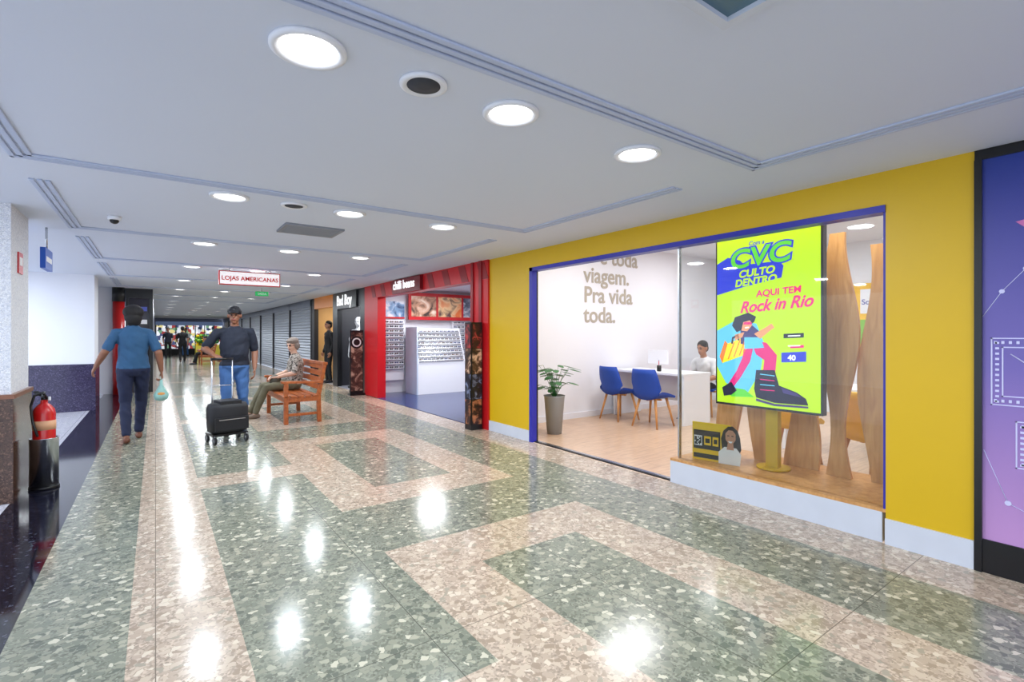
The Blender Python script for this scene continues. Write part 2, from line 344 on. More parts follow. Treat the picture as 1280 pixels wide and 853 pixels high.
# ---------- wavy oak boards
for i,(yc,w,zt,ph) in enumerate(((2.62,.13,1.9,0),(2.0,.15,2.12,1.2),(1.70,.15,2.17,2.6),(1.42,.17,2.05,4.3),(2.32,.12,2.1,5))):
    b=B('wavy_wood_partition'); x=4.42+.05*(i%2); Lf=[];Rt=[]
    for k in range(41):
        z=.222+(zt-.222)*k/40
        Lf.append((x,yc+w*.66+.05*math.sin(z*3.6+ph),z)); Rt.append((x,yc-w*.66+.05*math.sin(z*4.1+ph*1.7+1),z))
    b.prism(Lf+Rt[::-1],(.035,0,0),woodp); b.done()
# ---------- counter card
e=empty('promotional_card')
b=B('card'); b.M=Matrix.Translation((4.0,2.73,.223))@Matrix.Rotation(math.radians(-78),4,'Z')
ymat=mat('card_yellow',C(244,200,20),.5,var=0); bk=mat('card_black',C(20,20,24),.5); wm=mat('card_white',C(240,240,240),.5)
skn=mat('skin_tan',C(200,144,114),.5); hr=mat('hair_dark_brown',C(38,24,20),.6)
b.box(0,.34,0,.012,0,.08,ymat); b.box(0,.34,0,.012,.08,.34,ymat)
b.box(.012,.25,-.003,0,.10,.27,bk); b.box(.012,.25,-.003,0,.02,.06,bk)
b.box(.02,.09,-.006,-.003,.13,.22,wm); b.box(.11,.17,-.006,-.003,.14,.22,ymat); b.box(.185,.235,-.006,-.003,.14,.22,ymat)
for i in range(6):
    for j in range(6):
        if random.random()<.55: b.box(.024+.01*i,.034+.01*i,-.008,-.006,.138+.012*j,.150+.012*j,bk)
b.box(.12,.16,-.007,-.006,.16,.20,bk); b.box(.195,.225,-.007,-.006,.16,.20,bk)
def cut(pts,m,l): b.prism([(x,-.008-.003*l,z) for x,z in pts],(0,.002,0),m)
cut([(.24,0),(.42,0),(.43,.10),(.39,.15),(.29,.15),(.24,.10)],wm,2)
cut([(.27,.10),(.26,.22),(.28,.29),(.32,.33),(.36,.335),(.40,.30),(.42,.24),(.43,.14),(.41,.09),(.38,.12),(.30,.12)],hr,1)
cut([(.31,.13),(.37,.13),(.365,.19),(.385,.22),(.385,.27),(.36,.30),(.325,.30),(.30,.27),(.30,.22),(.32,.19)],skn,3)
cut([(.322,.205),(.362,.205),(.35,.19),(.335,.19)],wm,4)
for x in(.325,.36): cut([(x-.008,.248),(x+.008,.248),(x+.008,.256),(x-.008,.256)],hr,4)
b.done(e)

# ---------- furniture in the shop
def shell_chair(name,mshell,mleg):
    b=B(name); prof=[]
    for k in range(13):
        t=k/12
        if t<.5: y=.22-.42*(t/.5); z=.45-.02*math.sin(t/.5*math.pi)
        else: a=(t-.5)/.5; y=-.20-.10*a; z=.45+.40*a-.02*(1-a)
        prof.append((y,z,t))
    V=[]
    for y,z,t in prof:
        w=.235 if t<.7 else .235-.05*((t-.7)/.3)**2
        row=[]
        for i in range(9):
            u=-1+i/4; bend=abs(u)**2.5
            row.append((u*w, y+(.07*bend if t>.5 else 0), z+(.09*bend*math.sin(min(1,t*1.3)*math.pi) if t<.75 else .0)))
        V.append(row)
    top=[[b.v(p) for p in r] for r in V]; bot=[[b.v((p[0]*.97,p[1]-.028 if prof[j][2]>.5 else p[1],p[2]-(.03 if prof[j][2]<=.5 else .005))) for p in r] for j,r in enumerate(V)]
    for j in range(12):
        for i in range(8):
            b.face([top[j][i],top[j][i+1],top[j+1][i+1],top[j+1][i]],mshell,True); b.face([bot[j][i+1],bot[j][i],bot[j+1][i],bot[j+1][i+1]],mshell,True)
        b.face([top[j][0],top[j+1][0],bot[j+1][0],bot[j][0]],mshell); b.face([top[j+1][8],top[j][8],bot[j][8],bot[j+1][8]],mshell)
    for i in range(8): b.face([top[0][i+1],top[0][i],bot[0][i],bot[0][i+1]],mshell); b.face([top[12][i],top[12][i+1],bot[12][i+1],bot[12][i]],mshell)
    for sx in(-1,1):
        for y,yy in((.14,.22),(-.14,-.22)): b.cyl((sx*.13,y,.42),(sx*.21,yy,.0),.021,.012,mleg,12)
    b.box(-.14,.14,-.015,.015,.385,.41,mleg); b.box(-.015,.015,-.15,.15,.385,.41,mleg)
    return b.done()
blu=mat('blue_upholstery',C(22,70,170),.6); lw=wood('beech_leg',C(190,130,70),C(214,156,96),(8,8,2)); yup=mat('yellow_upholstery',C(240,190,10),.5)
def place(x,y,r,z=.008): return Matrix.Translation((x,y,z))@Matrix.Rotation(math.radians(r),4,'Z')
c0=shell_chair('office_chair',blu,lw); c0.matrix_world=place(5.95,4.72,-85)
copy(c0,'office_chair.001',place(6.0,5.42,-95)); copy(c0,'office_chair.002',place(8.5,5.3,-80))
c1=shell_chair('yellow_armchair',yup,lw); c1.matrix_world=place(5.25,1.72,-110); copy(c1,'yellow_armchair.001',place(5.35,2.45,-75)); copy(c1,'yellow_armchair.002',place(5.3,1.15,-70))
b=B('office_desk'); b.box(6.25,6.95,4.42,5.8,.74,.775,white); b.box(6.27,6.93,4.42,4.46,.008,.74,white); b.box(6.27,6.93,5.76,5.8,.008,.74,white); b.box(6.75,6.77,4.46,5.76,.3,.74,white)
b.done(bevel=.004)
b=B('desktop_monitor'); b.box(6.8,6.83,5.1,5.5,.87,1.1,white); b.cyl((6.82,5.3,.775),(6.82,5.3,.9),.02,.02,white); b.box(6.74,6.9,5.2,5.4,.775,.785,white); b.done()
b=B('desk_organizer'); b.cyl((6.45,5.0,.775),(6.45,5.0,.87),.035,.035,blackm); b.cyl((6.45,5.0,.8),(6.47,5.02,.95),.005,.005,bluet); b.cyl((6.44,5.0,.8),(6.42,4.98,.94),.005,.005,red); b.done()
b=B('office_desk.001'); b.box(6.0,6.65,1.2,2.9,.74,.775,white); b.box(6.02,6.63,1.2,1.24,.008,.74,white); b.box(6.02,6.63,2.86,2.9,.008,.74,white); b.done(bevel=.004)
e=empty('wall_poster'); b=B('print'); b.box(9.47,9.5,2.75,3.4,1.15,2.2,yup); b.box(9.46,9.47,2.85,3.3,1.7,2.1,white); b.box(9.46,9.47,2.85,3.3,1.2,1.6,mat('poster_green',C(130,190,60),.5)); b.done(e)
text('poster_text','Sol e mar',(9.455,3.28,1.85),.12,bluet,FACE_NX,e)
# plant
b=B('potted_plant'); pm=mat('planter_grey',C(150,150,148),.6); lf=mat('leaf_green',C(44,110,48),.45,var=.3)
px,py=4.42,5.16
b.lathe((px,py,.008),[(.10,0),(.14,.5),(.15,.52),(.135,.52),(.13,.48),(.01,.47)],pm,20)
for i in range(40):
    a=random.uniform(0,2*math.pi); r=random.uniform(.04,.24); h=random.uniform(.62,.95); p0=Vector((px,py,.48)); p1=Vector((px+r*math.cos(a),py+r*math.sin(a),h))
    mid=(p0+p1)/2+Vector((0,0,.06)); b.cyl(p0,mid,.004,.003,lf,6); b.cyl(mid,p1,.003,.002,lf,6)
    d=Vector((math.cos(a),math.sin(a),-.25)).normalized(); sd=Vector((-math.sin(a),math.cos(a),0)); L=random.uniform(.12,.19); w=L*.33
    pts=[p1,p1+d*L*.3+sd*w,p1+d*L*.7+sd*w*.7,p1+d*L,p1+d*L*.7-sd*w*.7,p1+d*L*.3-sd*w]
    b.prism(pts,(0,0,.003),lf)
b.done()
# ---------- purple hoarding at right
gm=bpy.data.materials.new('gradient_print'); gm.use_nodes=True; nt=gm.node_tree; p=nt.nodes['Principled BSDF']
tc=nt.nodes.new('ShaderNodeTexCoord'); sx=nt.nodes.new('ShaderNodeSeparateXYZ'); mr=nt.nodes.new('ShaderNodeMapRange'); mr.inputs[1].default_value=.2; mr.inputs[2].default_value=2.35; r=nt.nodes.new('ShaderNodeValToRGB')
r.color_ramp.elements[0].color=C(190,144,200); r.color_ramp.elements[1].color=C(34,56,144); x=r.color_ramp.elements.new(.45); x.color=C(112,96,172)
nt.links.new(tc.outputs['Object'],sx.inputs[0]); nt.links.new(sx.outputs[2],mr.inputs[0]); nt.links.new(mr.outputs[0],r.inputs[0]); nt.links.new(r.outputs[0],p.inputs['Base Color']); p.inputs['Roughness'].default_value=.3
e=empty('illustrated_hoarding')
b=B('panel'); b.box(WX,WX+.03,-5,.735,.19,2.36,gm); b.box(WX-.01,WX+.05,-5,.735,0,.19,blackm); b.box(WX-.02,WX+.05,.735,.768,0,2.36,blackm); b.box(WX-.01,WX+.05,-5,.768,2.36,CEIL-.002,blackm); b.box(WX+.03,WX+.06,-5,.735,.0,2.4,dark); b.done(e)
lil=mat('print_lilac',C(205,204,240),.5); b=B('line_drawings')
def fr(y0,y1,z0,z1,w,m=lil,x=WX-.003):
    b.box(x,WX,y0,y1,z0,z0+w,m);b.box(x,WX,y0,y1,z1-w,z1,m);b.box(x,WX,y0,y0+w,z0,z1,m);b.box(x,WX,y1-w,y1,z0,z1,m)
for (a,c,z0,z1) in((.30,.70,.96,1.34),(.22,.60,.62,.88),(-.5,.05,1.3,1.7)):
    fr(a,c,z0,z1,.006); fr(a+.045,c-.045,z0+.05,z1-.05,.006)
    for i in range(int((c-a)/.03)): b.box(WX-.004,WX,a+.015+.03*i,a+.027+.03*i,z0+.018,z0+.034,lil); b.box(WX-.004,WX,a+.015+.03*i,a+.027+.03*i,z1-.034,z1-.018,lil)
    for i in range(int((z1-z0)/.03)): b.box(WX-.004,WX,c-.034,c-.018,z0+.015+.03*i,z0+.027+.03*i,lil)
    b.cyl((WX-.004,(a+c)/2,(z0+z1)/2),(WX,(a+c)/2,(z0+z1)/2),.02,.02,lil)
    b.cyl((WX-.003,a+.08,z0+.09),(WX-.003,c-.08,z1-.09),.003,.003,lil,6)
pts=[(.735,1.46),(.655,1.60),(.56,1.72),(.40,1.9),(.2,1.8)]
for (a,z),(c,zz) in zip(pts,pts[1:]): b.cyl((WX-.002,a,z),(WX-.002,c,zz),.0018,.0018,lil,6)
for a,z in pts[1:]: b.cyl((WX-.004,a,z),(WX,a,z),.012,.012,lil,16)
for (a,z),(c,zz) in zip([(.73,.7),(.63,.42),(.5,.36)],[(.63,.42),(.5,.36),(.3,.6)]): b.cyl((WX-.002,a,z),(WX-.002,c,zz),.0018,.0018,lil,6)
b.cyl((WX-.004,.63,.42),(WX,.63,.42),.014,.014,lil,16)
b.prism([(WX-.004,.60,1.98),(WX-.004,.5,2.0),(WX-.004,.42,1.95),(WX-.004,.55,1.93)],(.004,0,0),mat('print_pink',C(200,110,170),.5))
b.done(e)

# ---------- red sunglasses shop
YR0,YR1=5.9,11.0
b=B('wall_red_shop'); 
b.box(WX-.03,WX+.15,YR0,6.38,0,CEIL,red); b.box(WX-.03,WX+.15,10.2,YR1,0,CEIL,red); b.box(WX-.03,WX+.15,6.38,10.2,2.14,CEIL,red)
for i in range(9):
    y=YR0+.1+i*.55; b.prism([(WX-.035,y,CEIL-.02),(WX-.035,y+.2,CEIL-.02),(WX-.035,y+.08,2.15),(WX-.035,y-.12,2.15)],(.006,0,0),redd)
b.box(WX-.05,WX-.03,6.05,6.12,0,CEIL,redd); b.box(WX-.05,WX-.03,6.28,6.34,0,CEIL,redd)
b.done()
b=B('wall_red_shop_inner'); b.box(WX+.15,7.2,YR1,YR1+.1,0,CEIL,white); b.box(7.1,7.2,6.0,YR1,0,CEIL,white); b.box(WX+.25,7.1,6.0,6.02,0,CEIL,redd); b.done()
b=B('ceiling_red_shop'); b.box(WX+.1,7.2,6.0,YR1,CEIL,CEIL+.1,white); b.done()
b=B('floor_red_shop'); b.box(WX-.03,7.1,6.02,YR1,-.05,.008,mat('blue_floor',C(44,60,110),.2)); b.done()
e=empty('shop_sign'); b=B('board'); b.box(WX-.09,WX-.03,8.0,9.25,2.15,2.40,mat('sign_dark_red',C(120,10,24),.3)); b.done(e); text('sign_text','chilli beans',(WX-.095,9.2,2.22),.225,mat('sign_white',C(250,250,250),emit=.8),FACE_NX,e,.003,off=.004)
for X,Y in((4.8,7.5),(4.8,9.6),(6.2,8.6)):
    e=empty('ceiling_panel_light'); b=B('panel'); b.box(X-.3,X+.3,Y-.3,Y+.3,CEIL-.02,CEIL,ringm); b.done(e); area('panel_light',(X,Y,CEIL-.03),38,.5,(.95,.98,1),'SQUARE',parent=e)
def glassesgrid(b,o,ux,uz,w,h,nx,nz,n,fm):
    o=Vector(o);ux=Vector(ux);uz=Vector(uz);n=Vector(n)
    for j in range(nz):
        for i in range(nx):
            c=o+ux*(w*(i+.5)/nx)+uz*(h*(j+.5)/nz)+n*.02; s_=w/nx*.2
            m=random.choice(fm)
            for sg in(-1,1):
                cc=c+ux*sg*s_; pts=[cc+ux*s_*.85*math.cos(t)+uz*s_*.7*math.sin(t) for t in [k*math.pi/3 for k in range(6)]]
                b.prism(pts,tuple(n*.008),m)
            b.prism([c-ux*s_*.3,c+ux*s_*.3,c+ux*s_*.3+uz*s_*.2,c-ux*s_*.3+uz*s_*.2],tuple(n*.006),m)
        p=o+uz*(h*j/nz); b.prism([p,p+ux*w,p+ux*w+uz*.012,p+uz*.012],tuple(n*.05),chrome)
fm=[mat('lens_black',C(20,20,24),.2),mat('lens_brown',C(80,50,36),.2),mat('lens_blue',C(40,60,110),.2),mat('lens_smoke',C(90,96,106),.2)]
phot=[printmat('photo_%d'%i,c,v_) for i,(c,v_) in enumerate([([(60,40,36),(200,150,120),(240,220,200)],4),([(40,70,120),(130,170,210),(235,240,245)],5),([(230,120,60),(240,200,150),(90,60,60)],4),([(120,20,30),(210,90,80),(245,220,210)],5),([(30,36,50),(120,130,150),(225,225,230)],5)])]
b=B('eyewear_wall_display'); b.box(3.98,4.72,10.9,10.99,.3,2.0,white); glassesgrid(b,(4.0,10.9,.55),(1,0,0),(0,0,1),.70,1.15,6,11,(0,-1,0),fm)
b.box(3.98,4.72,10.87,10.99,1.75,2.12,phot[1]); b.box(3.98,4.72,10.86,10.87,1.72,1.76,red); b.done()
b=B('eyewear_wall_display.001'); b.box(6.0,7.0,10.9,10.99,.3,1.72,white); glassesgrid(b,(6.02,10.9,.55),(1,0,0),(0,0,1),.96,1.15,9,11,(0,-1,0),fm); b.done()
b=B('eyewear_wall_display.002')
for i in range(5):
    b.box(7.02,7.09,6.4+.9*i,7.2+.9*i,.3,2.1,white); b.box(7.0,7.02,6.45+.9*i,7.15+.9*i,1.6,2.05,phot[i])
    glassesgrid(b,(7.02,7.18+.9*i,.55),(0,-1,0),(0,0,1),.76,1.0,7,9,(-1,0,0),fm)
b.done()
b=B('eyewear_counter'); 
b.prism([(4.75,10.2,.008),(4.75,10.8,.008),(4.75,10.8,1.5),(4.75,10.55,1.5),(4.75,10.25,.7)],(1.25,0,0),white)
d=Vector((0,.3,.8)).normalized(); glassesgrid(b,(4.8,10.26,.74),(1,0,0),tuple(d),1.15,.78,11,8,(0,-.94,.35),fm)
b.box(4.72,4.75,10.2,10.8,.0,1.52,mat('counter_side',C(190,205,226),.3)); b.done()
e=empty('poster_banner'); b=B('print'); b.box(4.8,6.95,10.80,10.86,1.70,2.34,red)
for i in range(3): b.box(4.86+.7*i,5.5+.7*i,10.79,10.80,1.78,2.26,phot[(0,2,4)[i]])
b.done(e)
b=B('display_cabinet'); b.box(4.25,4.6,6.75,7.15,.008,.85,mat('cabinet_dark_blue',C(20,30,64),.3)); b.box(4.25,4.6,6.75,7.15,.85,.9,chrome); b.box(4.24,4.25,6.79,7.11,.1,.8,glass); b.done()
b=B('advertising_totem'); b.box(3.62,3.80,6.02,6.20,0,1.53,blackm); 
for i,c in enumerate(([(10,10,14),(60,30,24),(190,120,80)],[(8,8,12),(24,26,44),(120,130,160)],[(10,10,12),(90,60,44),(220,180,150)],[(8,8,12),(70,16,22),(180,60,60)])):
    m=printmat('totem_print_%d'%i,c,11); b.box(3.635,3.785,6.012,6.02,.08+.36*i,.43+.36*i,m); b.box(3.612,3.62,6.035,6.185,.08+.36*i,.43+.36*i,m)
b.done()

# ---------- dark sportswear shop etc
b=B('wall_dark_shops')
b.box(WX-.02,WX+.1,11.0,11.35,0,CEIL,blackm); b.box(WX-.02,WX+.1,13.1,13.5,0,CEIL,blackm); b.box(WX-.02,WX+.1,11.35,13.1,2.0,CEIL,blackm)
b.box(WX-.02,WX+.1,15.4,15.7,0,CEIL,dark); b.box(WX-.02,WX+.1,13.5,15.4,2.1,CEIL,mat('amber_panel',C(200,120,40),.4,emit=.15))
b.box(6.3,6.4,11.1,15.7,0,CEIL,dark); b.box(WX+.1,6.3,13.25,13.35,0,CEIL,dark); b.box(WX+.1,6.3,15.6,15.7,0,CEIL,mat('warm_wall',C(200,160,110),.6)); b.box(WX+.1,6.4,11.1,15.7,CEIL,CEIL+.1,dark)
b.done()
b=B('floor_dark_shops'); b.box(WX,6.3,11.1,15.6,-.05,.006,mat('grey_tile',C(150,150,160),.3)); b.done()
e=empty('shop_sign.001'); b=B('board'); b.box(WX-.06,WX-.02,11.5,13.1,2.0,2.40,blackm); b.done(e); text('sign_text','Bad Boy',(WX-.065,13.0,2.09),.36,MATS['sign_white'],FACE_NX,e,.003,off=.006)
for X,Y in((4.5,12.2),(5.2,12.2),(4.6,14.5)):
    e=empty('ceiling_panel_light'); b=B('panel'); b.box(X-.2,X+.2,Y-.2,Y+.2,CEIL-.02,CEIL,ringm); b.done(e); area('panel_light',(X,Y,CEIL-.03),38,.35,(.95,.98,1) if Y<13 else (1,.85,.6),'SQUARE',parent=e)
b=B('clothes_rack'); b.cyl((5.2,11.5,1.5),(5.2,13.0,1.5),.015,.015,chrome); b.cyl((5.2,11.5,0),(5.2,11.5,1.5),.015,.015,chrome); b.cyl((5.2,13,0),(5.2,13,1.5),.015,.015,chrome)
for i in range(14):
    y=11.58+i*.1; m=mat('cloth_%d'%(i%5),C(*[(230,230,235),(30,30,36),(60,90,150),(180,40,40),(130,130,140)][i%5]),.8)
    b.prism([(4.98,y,1.38),(5.2,y,1.47),(5.42,y,1.38),(5.4,y,.75),(5.0,y,.75)],(0,.04,0),m)
b.done()
b=B('clothes_shelf')
for k in range(5):
    b.box(5.9,6.28,11.3,13.1,.35+.38*k,.37+.38*k,white)
    for j in range(6): b.box(5.95,6.22,11.38+.28*j,11.6+.28*j,.37+.38*k,.37+.38*k+random.uniform(.08,.22),MATS['cloth_%d'%random.randint(0,4)])
b.box(5.9,6.28,11.28,11.3,0,2.0,white); b.box(5.9,6.28,13.1,13.12,0,2.0,white)
b.done()
b=B('standee_poster'); b.box(3.50,3.80,11.02,11.06,0.04,1.45,blackm); b.box(3.52,3.78,11.01,11.02,.1,1.4,printmat('standee_print',[(16,14,20),(90,56,46),(205,170,150)],6)); b.box(3.48,3.82,10.95,11.12,0,.04,blackm)
b.cyl((3.64,11.0,1.18),(3.64,11.01,1.18),.14,.14,blackm,28); b.cyl((3.64,10.995,1.18),(3.64,11.0,1.18),.10,.10,wm,28); b.cyl((3.64,10.99,1.18),(3.64,10.995,1.18),.07,.07,blackm,28); b.done()
shut=mat('shutter_grey',C(150,156,170),.4,metal=.2)
b=B('roller_shutter')
for i in range(8):
    y0=15.71+i*3.0
    for k in range(24): b.prism([(WX+.02,y0+.1,.02+k*.09),(WX-.005,y0+.1,.045+k*.09),(WX+.02,y0+.1,.10+k*.09)],(0,2.8,0),shut)
    b.box(WX-.03,WX+.1,y0,y0+.12,0,CEIL-.003,dark); b.box(WX+.02,WX+.1,y0,y0+3,0,CEIL-.003,shut); b.box(WX-.03,WX+.1,y0,y0+3,2.2,CEIL-.003,mat('fascia_blue_grey',C(90,98,120),.4))
b.done()
b=B('wall_end'); b.box(-1.2,WX+.1,39.9,40,0,CEIL,mat('end_wall',C(150,150,160),.6)); b.done()
b=B('shop_window_display')
b.box(0,3.8,39.6,39.88,0,.4,dark)
pw=printmat('window_goods',[(40,50,70),(215,220,230),(250,250,252),(110,150,120),(220,205,140),(235,240,250),(70,80,120),(200,205,215),(150,60,60)],5,.5,1.0,cells=True)
b.box(0,3.8,39.8,39.88,.4,1.95,pw)
for i in range(8): b.box(.0+i*.54,.05+i*.54,39.75,39.88,.4,1.95,dark)
b.box(0,3.8,39.75,39.88,1.95,2.2,mat('end_sign',C(120,140,180),.5,emit=.3)); b.done()
b=B('flower_kiosk'); b.box(1.9,3.1,34,35,0,.7,mat('kiosk_yellow',C(210,190,60),.5)); 
for i in range(90): b.ell((random.uniform(1.95,3.05),random.uniform(34,35),random.uniform(.72,1.3)),(.1,.1,.08),random.choice([lf,MATS['leaf_green'],yup,MATS['poster_green']]),su=8,sv=6)
b.done()

# ---------- left side
b=B('stone_pillar'); b.box(-1.75,-.95,5.62,6.3,.87,CEIL,stone); b.box(-1.80,-.93,5.58,6.32,0,.84,brown); b.box(-1.81,-.92,5.57,6.33,.84,.875,mat('granite_cap',C(130,84,60),.3)); b.done()
b=B('fire_notice_sign'); b.box(-.95,-.94,5.85,6.02,1.88,2.06,red); b.box(-.94,-.938,5.88,5.99,1.95,2.02,wm); b.done()
b=B('ceiling_wayfinding_sign'); b.box(-.9,-.86,6.5,6.9,2.0,2.2,mat('sign_blue',C(20,70,160),.4,emit=.2)); b.cyl((-.88,6.7,2.2),(-.88,6.7,CEIL),.01,.01,chrome); b.box(-.86,-.858,6.55,6.85,2.07,2.12,wm); b.done()
b=B('wall_left'); b.box(-7,-.89,11.57,12.3,.83,CEIL,white); b.box(-7,-.87,11.55,12.32,0,.83,purplegr); b.done()
b=B('wall_left_far'); b.box(-7,-.80,14.5,14.7,0,CEIL,white); b.box(-.20,-.05,14.5,40,0,CEIL,mat('left_far_grey',C(90,92,110),.3))
b.done()
b=B('shop_portal'); b.box(-.56,-.05,14.42,14.49,2.2,CEIL,blackm); b.box(-.12,-.05,14.42,14.49,0,2.2,blackm); b.box(-.56,-.50,14.42,14.49,0,2.2,blackm); b.box(-.5,-.12,14.46,14.49,0,2.2,mat('shop_dark_glass',C(36,30,40),.1)); 
b.cyl((-.68,14.36,0),(-.68,14.36,2.1),.11,.11,mat('red_column',C(180,24,24),.3),24); b.cyl((-.68,14.36,2.1),(-.68,14.36,CEIL),.12,.12,blackm,24)
for k in range(6): b.box(-.46,-.16,14.44,14.46,.4+.3*k,.5+.3*k,mat('merch_%d'%(k%3),C(*[(200,40,40),(220,220,225),(70,80,160)][k%3]),.5))
b.done()
e=empty('fire_extinguisher'); ex,ey=-.80,5.98
exr=mat('extinguisher_red',C(205,22,22),.25,coat=.5)
b=B('steel_stand'); b.lathe((ex,ey,0),[(.098,0),(.098,.44),(.102,.445),(.094,.445),(.09,.42),(.09,.03)],chrome,32); b.lathe((ex,ey,0),[(.104,0),(.104,.02),(.1,.022)],blackm,32); b.done(e)
b=B('cylinder'); b.lathe((ex,ey,0),[(.075,.04),(.078,.08),(.078,.66),(.07,.70),(.045,.735),(.025,.75),(.025,.78)],exr,32); b.lathe((ex,ey,0),[(.0795,.52),(.0795,.60)],mat('label_yellow',C(225,170,130),.5),32); b.done(e)
b=B('valve_and_hose'); b.cyl((ex,ey,.77),(ex,ey,.81),.022,.022,blackm); b.prism([(ex-.01,ey-.02,.80),(ex-.01,ey+.02,.80),(ex-.06,ey+.01,.86),(ex-.08,ey-.01,.855)],(0.02,0,0),blackm)
b.box(ex-.01,ex+.01,ey-.1,ey+.01,.81,.825,blackm); b.box(ex-.01,ex+.01,ey-.1,ey+.01,.84,.852,blackm)
hp=[(ex+.02,ey,.79),(ex-.0,ey-.07,.85),(ex-.05,ey-.09,.83),(ex-.075,ey-.08,.74),(ex-.06,ey-.095,.6),(ex-.03,ey-.1,.48)]
b.chain(hp,[.01]*6,blackm,8); b.cyl((ex+.03,ey-.02,.79),(ex+.045,ey-.02,.79),.018,.018,wm); b.done(e)
e=empty('hanging_lightbox_sign'); b=B('lightbox'); b.box(.80,1.68,8.93,9.0,2.14,2.36,red); b.box(.815,1.665,8.92,9.01,2.155,2.345,mat('lightbox_white',C(250,246,246),emit=.5,var=0)); b.cyl((.95,8.96,2.36),(.95,8.96,CEIL),.008,.008,chrome); b.cyl((1.53,8.96,2.36),(1.53,8.96,CEIL),.008,.008,chrome); b.done(e)
text('sign_text','LOJAS AMERICANAS',(1.24,8.915,2.215),.092,mat('sign_red',C(200,10,24),emit=.1),FACE_NY,e,.001,'CENTER',0,.0022,.98)
e=empty('exit_sign'); b=B('box'); b.box(1.85,2.12,12.6,12.64,2.24,2.34,mat('exit_green',C(20,140,70),emit=.7)); b.cyl((1.98,12.62,2.34),(1.98,12.62,CEIL),.006,.006,chrome); b.done(e); text('sign_text','SAÍDA',(1.985,12.595,2.265),.065,wm,FACE_NY,e,.001,'CENTER')
# ---------- bench
def bench(name,mw):
    b=B(name); L=1.45
    for y in(.0,L-.06):
        b.prism([(.02,y,0),(.08,y,0),(.08,y,.62),(.02,y,.62)],(0,.06,0),woodb)
        b.prism([(.50,y,0),(.56,y,0),(.55,y,.42),(.64,y,.90),(.585,y,.90),(.49,y,.42)],(0,.06,0),woodb)
        b.box(.03,.54,y+.01,y+.05,.33,.40,woodb); b.box(.05,.53,y+.015,y+.045,.12,.16,woodb)
        b.prism([(-.02,y-.01,.62),(.57,y-.01,.60),(.57,y-.01,.635),(-.02,y-.01,.655)],(0,.08,0),woodb)
    for i in range(5): b.box(.01+.105*i,.095+.105*i,.0,L,.40,.425,woodb)
    b.box(.02,.05,.06,L-.06,.33,.40,woodb)
    for k in range(4):
        z=.50+.105*k; x=.50+(z-.42)*.19; b.prism([(x,.05,z),(x+.022,.05,z),(x+.037,.05,z+.08),(x+.015,.05,z+.08)],(0,L-.10,0),woodb)
    b.prism([(.575,.0,.88),(.65,.0,.88),(.655,.0,.92),(.585,.0,.93)],(0,L,0),woodb)
    o=b.done(bevel=.005); o.matrix_world=mw; return o
bn=bench('wooden_bench',Matrix.Translation((1.54,8.0,0)))
copy(bn,'wooden_bench.001',Matrix.Translation((1.6,25.8,0)))
# ---------- luggage trolley
b=B('shopping_trolley'); cas=mat('black_fabric_case',C(22,22,28),.6,var=.2,vs=30)
b.M=Matrix.Translation((.74,7.20,0))@Matrix.Rotation(math.radians(12),4,'Z')
sec=[]
for z,w,d in((.13,.17,.11),(.15,.21,.15),(.30,.22,.16),(.44,.22,.16),(.49,.20,.14),(.50,.15,.1)):
    n_=24; R=[]
    for i in range(n_):
        t=2*math.pi*i/n_; c_,s_=math.cos(t),math.sin(t); k_=(abs(c_)**4+abs(s_)**4)**-.25; R.append((w*c_*k_,d*s_*k_,z))
    sec.append(R)
b.rings(sec,cas); b.box(-.19,.19,-.175,-.155,.17,.33,cas); b.box(-.15,.15,-.18,-.17,.30,.31,chrome); b.box(-.12,.12,-.14,.14,.49,.53,cas)
for x in(-.12,.12): b.cyl((x,.18,.1),(x,.20,1.03),.011,.009,chrome,10)
b.cyl((-.13,.20,1.04),(.13,.20,1.04),.016,.016,blackm,12); b.cyl((-.12,.19,.7),(.12,.19,.7),.006,.006,chrome,8)
b.box(-.2,.2,-.12,.18,.10,.125,blackm)
for x in(-.18,.18):
    for y in(-.12,.16):
        b.cyl((x-.014,y,.05),(x+.014,y,.05),.05,.05,blackm,20); b.cyl((x-.016,y,.05),(x+.016,y,.05),.02,.02,chrome,12); b.cyl((x,y,.05),(x,y,.11),.009,.009,chrome,8)
b.done()

# ---------- people
def rotm(ax,deg): return Matrix.Rotation(math.radians(deg),3,ax)
def hand(b,w,d,n,s,m,curl=25,k=1.0):
    w=Vector(w); d=Vector(d).normalized(); n=Vector(n); n=(n-d*n.dot(d)).normalized(); s=Vector(s); s=(s-d*s.dot(d)-n*s.dot(n)).normalized()
    lens=[(.040,.025,.020),(.045,.029,.022),(.042,.027,.021),(.032,.020,.018)]
    for i in range(4):
        kn=w+d*(.088-.004*abs(i-1))*k+s*(.031-.0205*i)*k
        b.caps(w+s*(.015-.01*i)*k+d*.01,kn,.0145*k,.012*k,m,8)
        p=kn; a=curl*.6
        for l in lens[i]:
            dd=d*math.cos(math.radians(a))+n*math.sin(math.radians(a)); q_=p+dd*l*k; b.caps(p,q_,.0088*k,.0078*k,m,8); p=q_; a+=curl
    p=w+d*.028*k+s*.026*k; q_=p+(d*.6+s*.7+n*.25).normalized()*.04*k; r_=q_+(d*.9+s*.15+n*.35).normalized()*.032*k
    b.caps(p,q_,.0135*k,.0105*k,m,8); b.caps(q_,r_,.0105*k,.0085*k,m,8)
